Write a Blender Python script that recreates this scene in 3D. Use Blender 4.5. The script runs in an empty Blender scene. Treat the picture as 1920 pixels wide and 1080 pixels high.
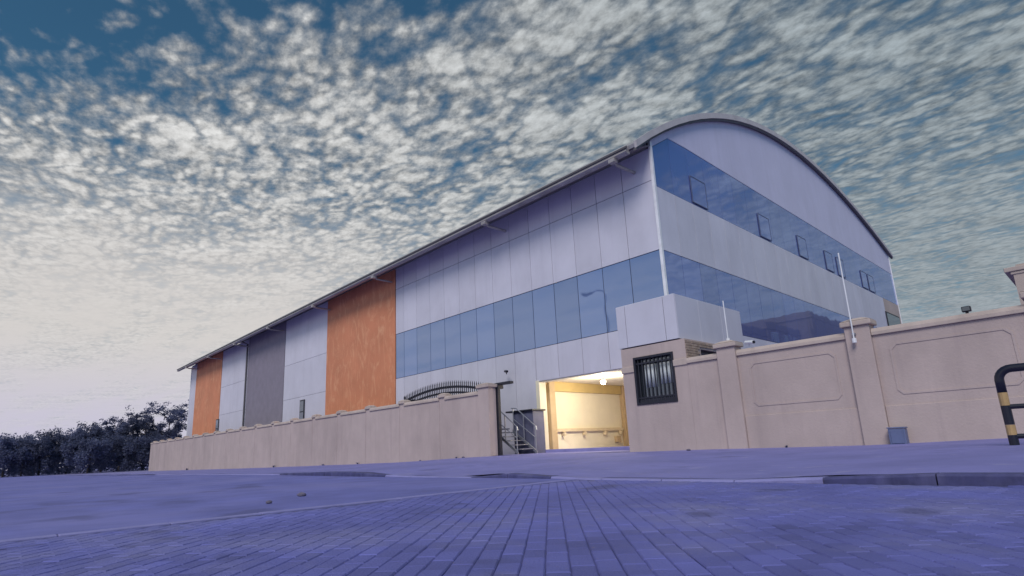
import bpy, math, random
import numpy as np
from mathutils import Vector, Matrix

random.seed(7)
S = bpy.context.scene
COL = S.collection

# ------------------------------------------------------------------ camera
F_PX, YAW, PITCH, ROLL, CX, CY = 1055.13, 0.81946, 0.222834, -0.045123, 947.09, 599.07
def cam_axes():
    c, s = math.cos(YAW), math.sin(YAW)
    Rz = np.array([[c, s, 0], [-s, c, 0], [0, 0, 1]])
    c, s = math.cos(PITCH), math.sin(PITCH)
    Rx = np.array([[1, 0, 0], [0, c, s], [0, -s, c]])
    c, s = math.cos(ROLL), math.sin(ROLL)
    Ry = np.array([[c, 0, s], [0, 1, 0], [-s, 0, c]])
    return Ry @ Rx @ Rz
A = cam_axes()
cd = bpy.data.cameras.new('camera')
cd.sensor_width = 36.0
cd.lens = F_PX / 1920 * 36
cd.shift_x = (960 - CX) / 1920
cd.shift_y = (CY - 540) / 1920
cd.clip_start = 0.05
cd.clip_end = 3000
cam = bpy.data.objects.new('camera', cd)
COL.objects.link(cam)
m = Matrix.Identity(4)
for i in range(3):
    m[i][0] = A[0][i]; m[i][1] = A[2][i]; m[i][2] = -A[1][i]
cam.matrix_world = m
S.camera = cam
S.render.resolution_x, S.render.resolution_y = 1024, 576

# ------------------------------------------------------------------ sky, sun, exposure
SUN_AZ = math.atan2(0.52, -0.85)          # x, y of the direction towards the sun
SUN_EL = math.radians(46)
W = bpy.data.worlds.new('World'); S.world = W; W.use_nodes = True
nt = W.node_tree; N = nt.nodes; L = nt.links
N.clear()
def nd(tree, t, **kw):
    n = tree.nodes.new(t)
    for k, v in kw.items():
        setattr(n, k, v)
    return n
def wmath(op, a, b=None, c=None, clamp=False):
    n = nd(nt, 'ShaderNodeMath', operation=op, use_clamp=clamp)
    for i, v in enumerate((a, b, c)):
        if v is None: continue
        if isinstance(v, (int, float)): n.inputs[i].default_value = v
        else: L.new(v, n.inputs[i])
    return n.outputs[0]
def wsmooth(v, lo, hi, to0=0.0, to1=1.0):
    n = nd(nt, 'ShaderNodeMapRange', interpolation_type='SMOOTHSTEP')
    L.new(v, n.inputs[0])
    n.inputs[1].default_value, n.inputs[2].default_value = lo, hi
    n.inputs[3].default_value, n.inputs[4].default_value = to0, to1
    return n.outputs[0]
def wmix(f, a, b):
    n = nd(nt, 'ShaderNodeMix', data_type='RGBA')
    if isinstance(f, (int, float)): n.inputs[0].default_value = f
    else: L.new(f, n.inputs[0])
    for i, v in ((6, a), (7, b)):
        if isinstance(v, tuple): n.inputs[i].default_value = v
        else: L.new(v, n.inputs[i])
    return n.outputs[2]
sky = nd(nt, 'ShaderNodeTexSky', sky_type='NISHITA', sun_disc=False)
sky.sun_elevation = SUN_EL; sky.sun_rotation = SUN_AZ
sky.air_density = 1.0; sky.dust_density = 0.6; sky.ozone_density = 2.0
tc = nd(nt, 'ShaderNodeTexCoord')
sep = nd(nt, 'ShaderNodeSeparateXYZ'); L.new(tc.outputs['Generated'], sep.inputs[0])
dz = wmath('MAXIMUM', sep.outputs[2], 0.02)
zz = wmath('ADD', dz, 0.015)
u = wmath('DIVIDE', sep.outputs[0], zz); v = wmath('DIVIDE', sep.outputs[1], zz)
comb = nd(nt, 'ShaderNodeCombineXYZ'); L.new(u, comb.inputs[0]); L.new(v, comb.inputs[1])
P = comb.outputs[0]
def wnoise(scale, detail, rough, off=(0, 0, 0), scl=(1, 1, 1), rot=0.0, dist=0.0, src=None):
    mp = nd(nt, 'ShaderNodeMapping'); L.new(src or P, mp.inputs[0])
    mp.inputs['Location'].default_value = off; mp.inputs['Scale'].default_value = scl
    mp.inputs['Rotation'].default_value = (0, 0, rot)
    n = nd(nt, 'ShaderNodeTexNoise'); L.new(mp.outputs[0], n.inputs['Vector'])
    n.inputs['Scale'].default_value = scale; n.inputs['Detail'].default_value = detail
    n.inputs['Roughness'].default_value = rough; n.inputs['Distortion'].default_value = dist
    return n.outputs[0]
# flocks of altocumulus on a level sheet: small cells, gathered by a broad cover
wob = nd(nt, 'ShaderNodeTexNoise'); L.new(P, wob.inputs['Vector'])
wob.inputs['Scale'].default_value = 5.0; wob.inputs['Detail'].default_value = 3.0
va = nd(nt, 'ShaderNodeVectorMath', operation='SCALE'); L.new(wob.outputs['Color'], va.inputs[0]); va.inputs['Scale'].default_value = 0.22
vb = nd(nt, 'ShaderNodeVectorMath', operation='ADD'); L.new(P, vb.inputs[0]); L.new(va.outputs[0], vb.inputs[1])
PW = vb.outputs[0]
vor = nd(nt, 'ShaderNodeTexVoronoi', feature='SMOOTH_F1'); 
mpv = nd(nt, 'ShaderNodeMapping'); L.new(PW, mpv.inputs[0]); mpv.inputs['Rotation'].default_value = (0, 0, 0.5); mpv.inputs['Scale'].default_value = (0.72, 1.3, 1)
L.new(mpv.outputs[0], vor.inputs['Vector']); vor.inputs['Scale'].default_value = 17.0; vor.inputs['Smoothness'].default_value = 0.35
cell = wmath('SUBTRACT', 0.95, wmath('MULTIPLY', vor.outputs['Distance'], 1.25))
fine = wnoise(26, 6, 0.65, (3, 1, 0), (0.85, 1.2, 1), 0.5)
mid = wnoise(3.2, 4, 0.55, (7.3, 2.1, 0))
broad = wnoise(0.9, 3, 0.5, (1.7, 5.2, 0))
puff = wmath('ADD', wmath('MULTIPLY', cell, 0.50), wmath('MULTIPLY', fine, 0.55))
puff = wmath('ADD', puff, wmath('MULTIPLY', wmath('SUBTRACT', mid, 0.5), 0.95))
# edge of the cloud sheet: beyond this line the sky is clear
edge = wmath('ADD', wmath('ADD', wmath('MULTIPLY', u, -0.54), wmath('MULTIPLY', v, 0.84)), -1.06)
edge = wmath('ADD', edge, wmath('MULTIPLY', wmath('SUBTRACT', broad, 0.5), 0.3))
cover = wsmooth(edge, -0.30, 0.20, -0.30, 0.25)
haze = wsmooth(dz, 0.02, 0.42, 1.0, 0.0)         # long slant path near the horizon
dens = wmath('ADD', wmath('ADD', puff, cover), wmath('MULTIPLY', haze, 0.20))
mask = wsmooth(dens, 0.18, 0.88)
# cloud brightness: thin edges bright, thick cores greyer; brighter towards the low sun side
core = wsmooth(dens, 0.48, 0.98)
west = wsmooth(wmath('SUBTRACT', wmath('MULTIPLY', sep.outputs[0], -1.0), wmath('MULTIPLY', sep.outputs[1], 0.75)), -0.6, 0.75)
tint = wmix(west, (2.5, 2.9, 3.15, 1), (5.2, 5.2, 5.15, 1))
shade = wmath('ADD', wmath('MULTIPLY', core, 0.40), 0.62)
lit = wmath('SUBTRACT', fine, wnoise(26, 6, 0.65, (3.0 + 0.03, 1.0 - 0.012, 0), (0.85, 1.2, 1), 0.5))
bil = wmath('SUBTRACT', mid, wnoise(3.2, 4, 0.55, (7.3 + 0.10, 2.1 - 0.05, 0)))
shade = wmath('ADD', shade, wmath('ADD', wmath('MULTIPLY', lit, 0.55), wmath('MULTIPLY', bil, 0.6)))
shade = wmath('ADD', shade, wmath('MULTIPLY', wmath('SUBTRACT', fine, 0.5), 0.55))
tv = nd(nt, 'ShaderNodeVectorMath', operation='SCALE'); L.new(tint, tv.inputs[0]); L.new(shade, tv.inputs['Scale'])
deep = nd(nt, 'ShaderNodeMix', data_type='RGBA', blend_type='MULTIPLY'); deep.inputs[0].default_value = 1.0
L.new(sky.outputs[0], deep.inputs[6]); deep.inputs[7].default_value = (0.31, 0.57, 0.60, 1)
col = wmix(mask, deep.outputs[2], tv.outputs[0])
veil = wmix(west, (2.8, 3.15, 3.4, 1), (5.6, 5.35, 5.2, 1))
veil = wmix(wsmooth(dz, 0.02, 0.20, 0.85, 0.0), veil, (4.7, 4.5, 5.9, 1))
streak = wnoise(1.6, 5, 0.62, (4, 9, 0), (0.30, 1.5, 1), 0.35)
vm = wmath('MULTIPLY', wmath('MULTIPLY', wsmooth(dz, 0.19, 0.45, 1.0, 0.0), wmath('ADD', wmath('MULTIPLY', west, 0.66), 0.34)), wsmooth(streak, 0.30, 0.62, 0.62, 1.0))
col = wmix(vm, col, veil)
bg = nd(nt, 'ShaderNodeBackground'); bg.inputs['Strength'].default_value = 0.10
L.new(col, bg.inputs['Color'])
wo = nd(nt, 'ShaderNodeOutputWorld'); L.new(bg.outputs[0], wo.inputs['Surface'])

sd = bpy.data.lights.new('sun', 'SUN'); sd.energy = 1.75; sd.angle = math.radians(25); sd.color = (1.0, 0.93, 0.88)
sun = bpy.data.objects.new('sun', sd); COL.objects.link(sun)
sdir = Vector((math.sin(SUN_AZ) * math.cos(SUN_EL), math.cos(SUN_AZ) * math.cos(SUN_EL), math.sin(SUN_EL)))
sun.rotation_euler = (-sdir).to_track_quat('-Z', 'Y').to_euler()
sun.location = sdir * 100

S.view_settings.view_transform = 'Standard'
S.view_settings.look = 'None'
S.view_settings.gamma = 1.0
S.view_settings.use_curve_mapping = False
S.view_settings.exposure = 0.24
S.render.engine = 'CYCLES'
S.cycles.max_bounces = 8

# ------------------------------------------------------------------ materials
def mat(name, base, rough=0.6, metallic=0.0, var=0.12, scale=3.0, bump=0.0, bscale=30.0, per_obj=0.0,
        stretch=(1, 1, 1), dirt=None, dirt_scale=0.6, dirt_amt=0.0, spec=0.5, world=False):
    mt = bpy.data.materials.new(name); mt.use_nodes = True
    t = mt.node_tree; b = t.nodes['Principled BSDF']
    b.inputs['Roughness'].default_value = rough; b.inputs['Metallic'].default_value = metallic
    b.inputs['Specular IOR Level'].default_value = spec
    ge = t.nodes.new('ShaderNodeNewGeometry'); co = ge.outputs['Position']
    mp = t.nodes.new('ShaderNodeMapping'); t.links.new(co, mp.inputs[0]); mp.inputs['Scale'].default_value = stretch
    n1 = t.nodes.new('ShaderNodeTexNoise'); t.links.new(mp.outputs[0], n1.inputs['Vector'])
    n1.inputs['Scale'].default_value = scale; n1.inputs['Detail'].default_value = 6; n1.inputs['Roughness'].default_value = 0.6
    mr = t.nodes.new('ShaderNodeMapRange'); t.links.new(n1.outputs[0], mr.inputs[0])
    mr.inputs[1].default_value, mr.inputs[2].default_value = 0.3, 0.7
    mr.inputs[3].default_value, mr.inputs[4].default_value = 1 - var, 1 + var
    val = mr.outputs[0]
    if per_obj:
        oi = t.nodes.new('ShaderNodeObjectInfo')
        m2 = t.nodes.new('ShaderNodeMapRange'); t.links.new(oi.outputs['Random'], m2.inputs[0])
        m2.inputs[3].default_value, m2.inputs[4].default_value = 1 - per_obj, 1 + per_obj
        mu = t.nodes.new('ShaderNodeMath'); mu.operation = 'MULTIPLY'
        t.links.new(val, mu.inputs[0]); t.links.new(m2.outputs[0], mu.inputs[1]); val = mu.outputs[0]
    sc = t.nodes.new('ShaderNodeVectorMath'); sc.operation = 'SCALE'
    sc.inputs[0].default_value = base; t.links.new(val, sc.inputs['Scale'])
    out = sc.outputs[0]
    if dirt:
        n2 = t.nodes.new('ShaderNodeTexNoise'); n2.inputs['Scale'].default_value = dirt_scale
        mp2 = t.nodes.new('ShaderNodeMapping'); t.links.new(co, mp2.inputs[0]); mp2.inputs['Scale'].default_value = (1, 1, 0.35) if not world else (1, 1, 1)
        t.links.new(mp2.outputs[0], n2.inputs['Vector'])
        n2.inputs['Detail'].default_value = 8; n2.inputs['Roughness'].default_value = 0.65
        m3 = t.nodes.new('ShaderNodeMapRange'); t.links.new(n2.outputs[0], m3.inputs[0])
        m3.inputs[1].default_value, m3.inputs[2].default_value = 0.48, 0.72
        m3.inputs[3].default_value, m3.inputs[4].default_value = 0, dirt_amt
        mx = t.nodes.new('ShaderNodeMix'); mx.data_type = 'RGBA'
        t.links.new(m3.outputs[0], mx.inputs[0]); t.links.new(out, mx.inputs[6]); mx.inputs[7].default_value = (*dirt, 1)
        out = mx.outputs[2]
    t.links.new(out, b.inputs['Base Color'])
    if bump:
        n3 = t.nodes.new('ShaderNodeTexNoise'); t.links.new(mp.outputs[0], n3.inputs['Vector'])
        n3.inputs['Scale'].default_value = bscale; n3.inputs['Detail'].default_value = 5
        bp = t.nodes.new('ShaderNodeBump'); bp.inputs['Strength'].default_value = bump; bp.inputs['Distance'].default_value = 0.02
        t.links.new(n3.outputs[0], bp.inputs['Height']); t.links.new(bp.outputs[0], b.inputs['Normal'])
    return mt

def streaks(name, colr, amt, sx=2.6, sz=0.16, lo=0.52, hi=0.78):
    t = M[name].node_tree; b = t.nodes['Principled BSDF']
    src = b.inputs['Base Color'].links[0].from_socket
    ge = t.nodes.new('ShaderNodeNewGeometry')
    mp = t.nodes.new('ShaderNodeMapping'); t.links.new(ge.outputs['Position'], mp.inputs[0]); mp.inputs['Scale'].default_value = (sx, sx, sz)
    n = t.nodes.new('ShaderNodeTexNoise'); t.links.new(mp.outputs[0], n.inputs['Vector']); n.inputs['Scale'].default_value = 1.4; n.inputs['Detail'].default_value = 7
    n.inputs['Roughness'].default_value = 0.7
    q = t.nodes.new('ShaderNodeMapRange'); t.links.new(n.outputs[0], q.inputs[0])
    q.inputs[1].default_value, q.inputs[2].default_value, q.inputs[3].default_value, q.inputs[4].default_value = lo, hi, 0.0, amt
    mx = t.nodes.new('ShaderNodeMix'); mx.data_type = 'RGBA'
    t.links.new(q.outputs[0], mx.inputs[0]); t.links.new(src, mx.inputs[6]); mx.inputs[7].default_value = (*colr, 1)
    t.links.new(mx.outputs[2], b.inputs['Base Color'])

def glass_mat(name, dark, tint, refl, top=0.8):
    mt = bpy.data.materials.new(name); mt.use_nodes = True
    t = mt.node_tree; b = t.nodes['Principled BSDF']
    b.inputs['Roughness'].default_value = 0.25
    oi = t.nodes.new('ShaderNodeObjectInfo')
    m2 = t.nodes.new('ShaderNodeMapRange'); t.links.new(oi.outputs['Random'], m2.inputs[0])
    m2.inputs[3].default_value, m2.inputs[4].default_value = 0.86, 1.14
    sc = t.nodes.new('ShaderNodeVectorMath'); sc.operation = 'SCALE'; sc.inputs[0].default_value = dark
    t.links.new(m2.outputs[0], sc.inputs['Scale']); t.links.new(sc.outputs[0], b.inputs['Base Color'])
    g = t.nodes.new('ShaderNodeBsdfGlossy'); g.inputs['Roughness'].default_value = 0.03
    g.inputs['Color'].default_value = (*tint, 1)
    ge = t.nodes.new('ShaderNodeNewGeometry')
    n3 = t.nodes.new('ShaderNodeTexNoise'); t.links.new(ge.outputs['Position'], n3.inputs['Vector']); n3.inputs['Scale'].default_value = 0.9
    n3.inputs['Detail'].default_value = 1
    bp = t.nodes.new('ShaderNodeBump'); bp.inputs['Strength'].default_value = 0.05; bp.inputs['Distance'].default_value = 0.08
    t.links.new(n3.outputs[0], bp.inputs['Height']); t.links.new(bp.outputs[0], g.inputs['Normal'])
    fr = t.nodes.new('ShaderNodeLayerWeight'); fr.inputs['Blend'].default_value = 0.35
    mr = t.nodes.new('ShaderNodeMapRange'); t.links.new(fr.outputs['Fresnel'], mr.inputs[0])
    mr.inputs[3].default_value, mr.inputs[4].default_value = refl, top
    mx = t.nodes.new('ShaderNodeMixShader'); t.links.new(mr.outputs[0], mx.inputs[0])
    t.links.new(b.outputs[0], mx.inputs[1]); t.links.new(g.outputs[0], mx.inputs[2])
    t.links.new(mx.outputs[0], t.nodes['Material Output'].inputs['Surface'])
    return mt

def leafy(name):
    t = M[name].node_tree; b = t.nodes['Principled BSDF']
    src = b.inputs['Base Color'].links[0].from_socket
    tr = t.nodes.new('ShaderNodeBsdfTranslucent'); t.links.new(src, tr.inputs['Color'])
    mx = t.nodes.new('ShaderNodeMixShader'); mx.inputs[0].default_value = 0.55
    t.links.new(b.outputs[0], mx.inputs[1]); t.links.new(tr.outputs[0], mx.inputs[2])
    t.links.new(mx.outputs[0], t.nodes['Material Output'].inputs['Surface'])

def emit(name, colr, st):
    mt = bpy.data.materials.new(name); mt.use_nodes = True
    b = mt.node_tree.nodes['Principled BSDF']
    b.inputs['Base Color'].default_value = (0.9, 0.88, 0.8, 1)
    b.inputs['Emission Color'].default_value = (*colr, 1); b.inputs['Emission Strength'].default_value = st
    return mt

def stucco_orange():
    mt = mat('orange_stucco', (0.66, 0.25, 0.13), 0.8, var=0.10, scale=0.5, bump=0.35, bscale=9)
    t = mt.node_tree; b = t.nodes['Principled BSDF']
    src = b.inputs['Base Color'].links[0].from_socket
    ge = t.nodes.new('ShaderNodeNewGeometry')
    mp = t.nodes.new('ShaderNodeMapping'); t.links.new(ge.outputs['Position'], mp.inputs[0]); mp.inputs['Scale'].default_value = (1.3, 1.3, 0.42)
    n = t.nodes.new('ShaderNodeTexNoise'); t.links.new(mp.outputs[0], n.inputs['Vector'])
    n.inputs['Scale'].default_value = 1.15; n.inputs['Detail'].default_value = 5; n.inputs['Distortion'].default_value = 2.2; n.inputs['Roughness'].default_value = 0.65
    r = t.nodes.new('ShaderNodeMapRange'); t.links.new(n.outputs[0], r.inputs[0])
    r.inputs[1].default_value, r.inputs[2].default_value = 0.50, 0.74
    r.inputs[3].default_value, r.inputs[4].default_value = 0.0, 0.75
    mx = t.nodes.new('ShaderNodeMix'); mx.data_type = 'RGBA'
    t.links.new(r.outputs[0], mx.inputs[0]); t.links.new(src, mx.inputs[6]); mx.inputs[7].default_value = (0.85, 0.46, 0.26, 1)
    t.links.new(mx.outputs[2], b.inputs['Base Color'])
    return mt

M = dict(
    panel=mat('lilac_grey_cladding', (0.62, 0.605, 0.70), 0.38, var=0.05, scale=0.7, per_obj=0.05, dirt=(0.40, 0.38, 0.45), dirt_scale=0.5, dirt_amt=0.35),
    gable=mat('gable_cladding', (0.60, 0.58, 0.76), 0.42, var=0.04, scale=0.5, per_obj=0.02, dirt=(0.42, 0.40, 0.50), dirt_scale=0.4, dirt_amt=0.25),
    orange=stucco_orange(),
    grey=mat('mauve_grey_render', (0.255, 0.225, 0.275), 0.8, var=0.10, scale=1.5, bump=0.2, bscale=12),
    joint=mat('dark_joint', (0.10, 0.10, 0.13), 0.8),
    glass=glass_mat('blue_side_glass', (0.105, 0.165, 0.36), (0.58, 0.72, 1.0), 0.32, 0.6),
    gfront=glass_mat('blue_front_glass', (0.125, 0.165, 0.44), (0.60, 0.70, 0.98), 0.36, 0.78),
    trim=mat('white_trim', (0.78, 0.78, 0.82), 0.35),
    roof=mat('roof_sheet', (0.42, 0.40, 0.40), 0.5, metallic=0.2, var=0.1, scale=1.0),
    gutter=mat('gutter_metal', (0.40, 0.37, 0.37), 0.45, metallic=0.2, var=0.15, scale=2, dirt=(0.16, 0.13, 0.12), dirt_scale=0.8, dirt_amt=0.5),
    dark=mat('dark_fascia', (0.10, 0.09, 0.10), 0.5),
    iron=mat('black_iron', (0.018, 0.018, 0.03), 0.45, var=0.2, scale=8),
    steel=mat('dull_steel', (0.34, 0.35, 0.40), 0.4, metallic=0.6, var=0.15, scale=5),
    wall=mat('beige_wall_render', (0.525, 0.42, 0.395), 0.85, var=0.07, scale=1.2, bump=0.25, bscale=22, dirt=(0.34, 0.27, 0.26), dirt_scale=0.45, dirt_amt=0.55),
    coping=mat('coping_render', (0.53, 0.43, 0.385), 0.8, var=0.08, scale=1.5, bump=0.2, bscale=20, dirt=(0.30, 0.24, 0.22), dirt_scale=0.9, dirt_amt=0.6),
    brick=mat('tan_brick', (0.36, 0.27, 0.22), 0.85, var=0.25, scale=6, bump=0.4, bscale=20),
    cream=mat('cream_paint', (0.84, 0.76, 0.58), 0.7, var=0.05, scale=1.2),
    creamw=mat('pale_ceiling_paint', (0.82, 0.76, 0.60), 0.7, var=0.04),
    tan=mat('tan_paint', (0.52, 0.38, 0.22), 0.7, var=0.08),
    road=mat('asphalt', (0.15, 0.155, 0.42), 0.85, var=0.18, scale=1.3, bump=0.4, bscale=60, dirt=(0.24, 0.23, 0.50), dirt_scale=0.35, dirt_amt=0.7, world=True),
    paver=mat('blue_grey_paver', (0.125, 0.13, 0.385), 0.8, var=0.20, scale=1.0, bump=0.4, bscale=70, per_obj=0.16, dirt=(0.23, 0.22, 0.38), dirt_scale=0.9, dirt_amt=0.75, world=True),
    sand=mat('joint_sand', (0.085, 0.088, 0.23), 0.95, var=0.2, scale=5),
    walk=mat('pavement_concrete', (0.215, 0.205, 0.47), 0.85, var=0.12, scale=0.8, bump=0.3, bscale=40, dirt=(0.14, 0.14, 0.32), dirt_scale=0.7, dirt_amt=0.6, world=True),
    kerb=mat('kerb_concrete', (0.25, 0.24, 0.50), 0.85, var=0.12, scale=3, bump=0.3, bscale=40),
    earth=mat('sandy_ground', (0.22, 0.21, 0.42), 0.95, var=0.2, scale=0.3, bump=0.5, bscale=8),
    black=mat('black_paint', (0.012, 0.012, 0.025), 0.35),
    yellow=mat('faded_yellow_paint', (0.46, 0.30, 0.14), 0.5, var=0.15, scale=8),
    box=mat('blue_grey_box', (0.13, 0.16, 0.30), 0.5, var=0.1, scale=4),
    bark=mat('bark', (0.07, 0.055, 0.05), 0.9, var=0.3, scale=5, bump=0.5, bscale=15),
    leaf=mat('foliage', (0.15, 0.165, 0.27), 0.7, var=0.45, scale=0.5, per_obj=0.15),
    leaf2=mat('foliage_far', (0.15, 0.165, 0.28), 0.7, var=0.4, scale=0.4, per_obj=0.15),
    neigh=mat('tan_house_render', (0.50, 0.41, 0.37), 0.85, var=0.08, scale=0.8, bump=0.2, bscale=15, dirt=(0.24, 0.19, 0.17), dirt_scale=0.4, dirt_amt=0.4),
    neigh2=mat('brown_house_render', (0.20, 0.145, 0.125), 0.85, var=0.12, scale=0.8),
    wglass=glass_mat('dark_window_glass', (0.02, 0.025, 0.035), (0.7, 0.8, 0.9), 0.12),
    blind=mat('pale_curtain', (0.62, 0.66, 0.70), 0.7, var=0.06, scale=6),
    white=mat('white_plastic', (0.75, 0.75, 0.75), 0.4),
    stone=mat('loose_stone', (0.16, 0.14, 0.20), 0.9, var=0.25, scale=9, bump=0.5),
    beam_shade=mat('shaded_beam_paint', (0.56, 0.41, 0.17), 0.7, var=0.05),  # shade on the beam from the way it faces, put into its colour
    soffit=mat('soffit_board', (0.20, 0.175, 0.185), 0.7, var=0.1),
    kerb_dark=mat('dark_kerb_concrete', (0.06, 0.06, 0.17), 0.7, var=0.3, scale=6, dirt=(0.16, 0.155, 0.32), dirt_scale=4, dirt_amt=0.5),  # darker blotchy kerb tone, used where the stones stand raised
    cabm=mat('grey_lavender_steel', (0.125, 0.13, 0.21), 0.5, var=0.12, scale=3),
    verge=mat('verge_metal', (0.52, 0.48, 0.49), 0.45, var=0.12, scale=1.5),
    railp=mat('pale_tan_paint', (0.66, 0.54, 0.36), 0.7, var=0.08),
    sash=mat('blue_grey_sash', (0.10, 0.12, 0.22), 0.5),
    bulb=emit('lamp_glow', (1.0, 0.88, 0.66), 18.0),
)

leafy('leaf'); leafy('leaf2')
def spots_on(name, colr, scale, amt, lo=0.62, hi=0.72):
    t = M[name].node_tree; b = t.nodes['Principled BSDF']
    src = b.inputs['Base Color'].links[0].from_socket
    ge = t.nodes.new('ShaderNodeNewGeometry')
    n = t.nodes.new('ShaderNodeTexNoise'); t.links.new(ge.outputs['Position'], n.inputs['Vector']); n.inputs['Scale'].default_value = scale; n.inputs['Detail'].default_value = 4
    q = t.nodes.new('ShaderNodeMapRange'); t.links.new(n.outputs[0], q.inputs[0])
    q.inputs[1].default_value, q.inputs[2].default_value, q.inputs[3].default_value, q.inputs[4].default_value = lo, hi, 0.0, amt
    mx = t.nodes.new('ShaderNodeMix'); mx.data_type = 'RGBA'
    t.links.new(q.outputs[0], mx.inputs[0]); t.links.new(src, mx.inputs[6]); mx.inputs[7].default_value = (*colr, 1)
    t.links.new(mx.outputs[2], b.inputs['Base Color'])
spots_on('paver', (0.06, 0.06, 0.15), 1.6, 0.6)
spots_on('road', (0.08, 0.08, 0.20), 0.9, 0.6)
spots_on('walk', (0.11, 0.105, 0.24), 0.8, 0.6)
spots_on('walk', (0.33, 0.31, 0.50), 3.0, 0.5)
streaks('wall', (0.36, 0.28, 0.28), 0.55)
streaks('coping', (0.34, 0.27, 0.25), 0.5, 4.0, 0.8)
streaks('panel', (0.44, 0.42, 0.50), 0.24, 2.0, 0.10)
streaks('gable', (0.44, 0.42, 0.54), 0.35, 1.2, 0.08)
streaks('grey', (0.20, 0.18, 0.22), 0.4, 2.0, 0.1)

# ------------------------------------------------------------------ helpers
class MB:
    def __init__(s): s.v = []; s.f = []
    def add(s, vs, fs):
        o = len(s.v); s.v += [tuple(p) for p in vs]; s.f += [tuple(i + o for i in f) for f in fs]; return s
    def box(s, x0, x1, y0, y1, z0, z1):
        vs = [(x0, y0, z0), (x1, y0, z0), (x1, y1, z0), (x0, y1, z0), (x0, y0, z1), (x1, y0, z1), (x1, y1, z1), (x0, y1, z1)]
        return s.add(vs, [(3, 2, 1, 0), (4, 5, 6, 7), (0, 1, 5, 4), (1, 2, 6, 5), (2, 3, 7, 6), (3, 0, 4, 7)])
    def prism(s, poly, fn, d):      # poly: (a, b) loop; fn(a, b, depth) -> xyz; both ends closed
        n = len(poly)
        vs = [fn(a, b, 0) for a, b in poly] + [fn(a, b, d) for a, b in poly]
        fs = [tuple(range(n))[::-1], tuple(range(n, 2 * n))]
        fs += [(i, (i + 1) % n, n + (i + 1) % n, n + i) for i in range(n)]
        return s.add(vs, fs)
    def tube(s, pts, r, seg=8, r2=None):
        pts = [Vector(p) for p in pts]; n = len(pts); o = len(s.v); prev = None
        for i, p in enumerate(pts):
            d = (pts[min(i + 1, n - 1)] - pts[max(i - 1, 0)]).normalized()
            up = Vector((0, 0, 1)) if abs(d.z) < 0.95 else Vector((1, 0, 0))
            a = d.cross(up).normalized() if prev is None else (prev - d * prev.dot(d)).normalized()
            prev = a; b = d.cross(a)
            rr = r if r2 is None else r + (r2 - r) * i / max(1, n - 1)
            for k in range(seg):
                t = 2 * math.pi * k / seg
                s.v.append(tuple(p + (a * math.cos(t) + b * math.sin(t)) * rr))
        for i in range(n - 1):
            for k in range(seg):
                k2 = (k + 1) % seg
                s.f.append((o + i * seg + k, o + i * seg + k2, o + (i + 1) * seg + k2, o + (i + 1) * seg + k))
        s.f.append(tuple(o + k for k in range(seg))[::-1]); s.f.append(tuple(o + (n - 1) * seg + k for k in range(seg)))
        return s
    def sphere(s, c, r, nu=12, nv=8, sx=1, sy=1, sz=1):
        o = len(s.v)
        for j in range(nv + 1):
            t = math.pi * j / nv
            for i in range(nu):
                p = 2 * math.pi * i / nu
                s.v.append((c[0] + r * sx * math.sin(t) * math.cos(p), c[1] + r * sy * math.sin(t) * math.sin(p), c[2] + r * sz * math.cos(t)))
        for j in range(nv):
            for i in range(nu):
                i2 = (i + 1) % nu
                s.f.append((o + j * nu + i, o + (j + 1) * nu + i, o + (j + 1) * nu + i2, o + j * nu + i2))
        return s
    def mesh(s, name):
        me = bpy.data.meshes.new(name); me.from_pydata(s.v, [], s.f); me.update(); return me
    def build(s, name, m, parent=None, bevel=0.0, smooth=False, seg=2):
        me = s.mesh(name); me.materials.append(M[m] if isinstance(m, str) else m)
        o = bpy.data.objects.new(name, me); COL.objects.link(o)
        if parent is not None: o.parent = parent
        if smooth:
            for p in me.polygons: p.use_smooth = True
        if bevel:
            b = o.modifiers.new('bevel', 'BEVEL'); b.width = bevel; b.segments = seg; b.limit_method = 'ANGLE'
        return o
def box(name, m, parent, x0, x1, y0, y1, z0, z1, bevel=0.0):
    return MB().box(x0, x1, y0, y1, z0, z1).build(name, m, parent, bevel)
def empty(name, loc=(0, 0, 0)):
    o = bpy.data.objects.new(name, None); COL.objects.link(o); o.empty_display_size = 0.3; return o
def thing(name, label, cat, group=None, kind=None):
    return tag(empty(name), label, cat, group, kind)
def tag(o, label=None, cat=None, group=None, kind=None):
    if label: o['label'] = label
    if cat: o['category'] = cat
    if group: o['group'] = group
    if kind: o['kind'] = kind
    return o
def lerp_table(tab, x):
    if x <= tab[0][0]: return tab[0][1]
    for (a, b), (c, d) in zip(tab, tab[1:]):
        if x <= c: return b + (d - b) * (x - a) / (c - a)
    return tab[-1][1]

# ------------------------------------------------------------------ levels
YW, YB, XB = 14.30, 17.30, -10.15        # compound wall face, long facade, end facade
YK = 6.2                                 # kerb line
def zroad(x): return -0.47 if x > -20 else -0.47 + 0.0058 * (max(x, -90) + 20)
def zwall(x): return lerp_table([(-74, -0.92), (-39, -0.62), (-23, -0.47), (-16.5, -0.30), (-3.6, -0.30), (0, -0.22), (12, -0.20)], x)
def kerb_h(x): return lerp_table([(-75, 0.01), (-17.2, 0.012), (-12.5, 0.10), (-10.4, 0.06), (-10.0, 0.012), (-7.3, 0.012), (-6.9, 0.085), (-5.2, 0.012), (-2.3, 0.012), (-1.9, 0.085), (14, 0.11)], x)

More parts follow.
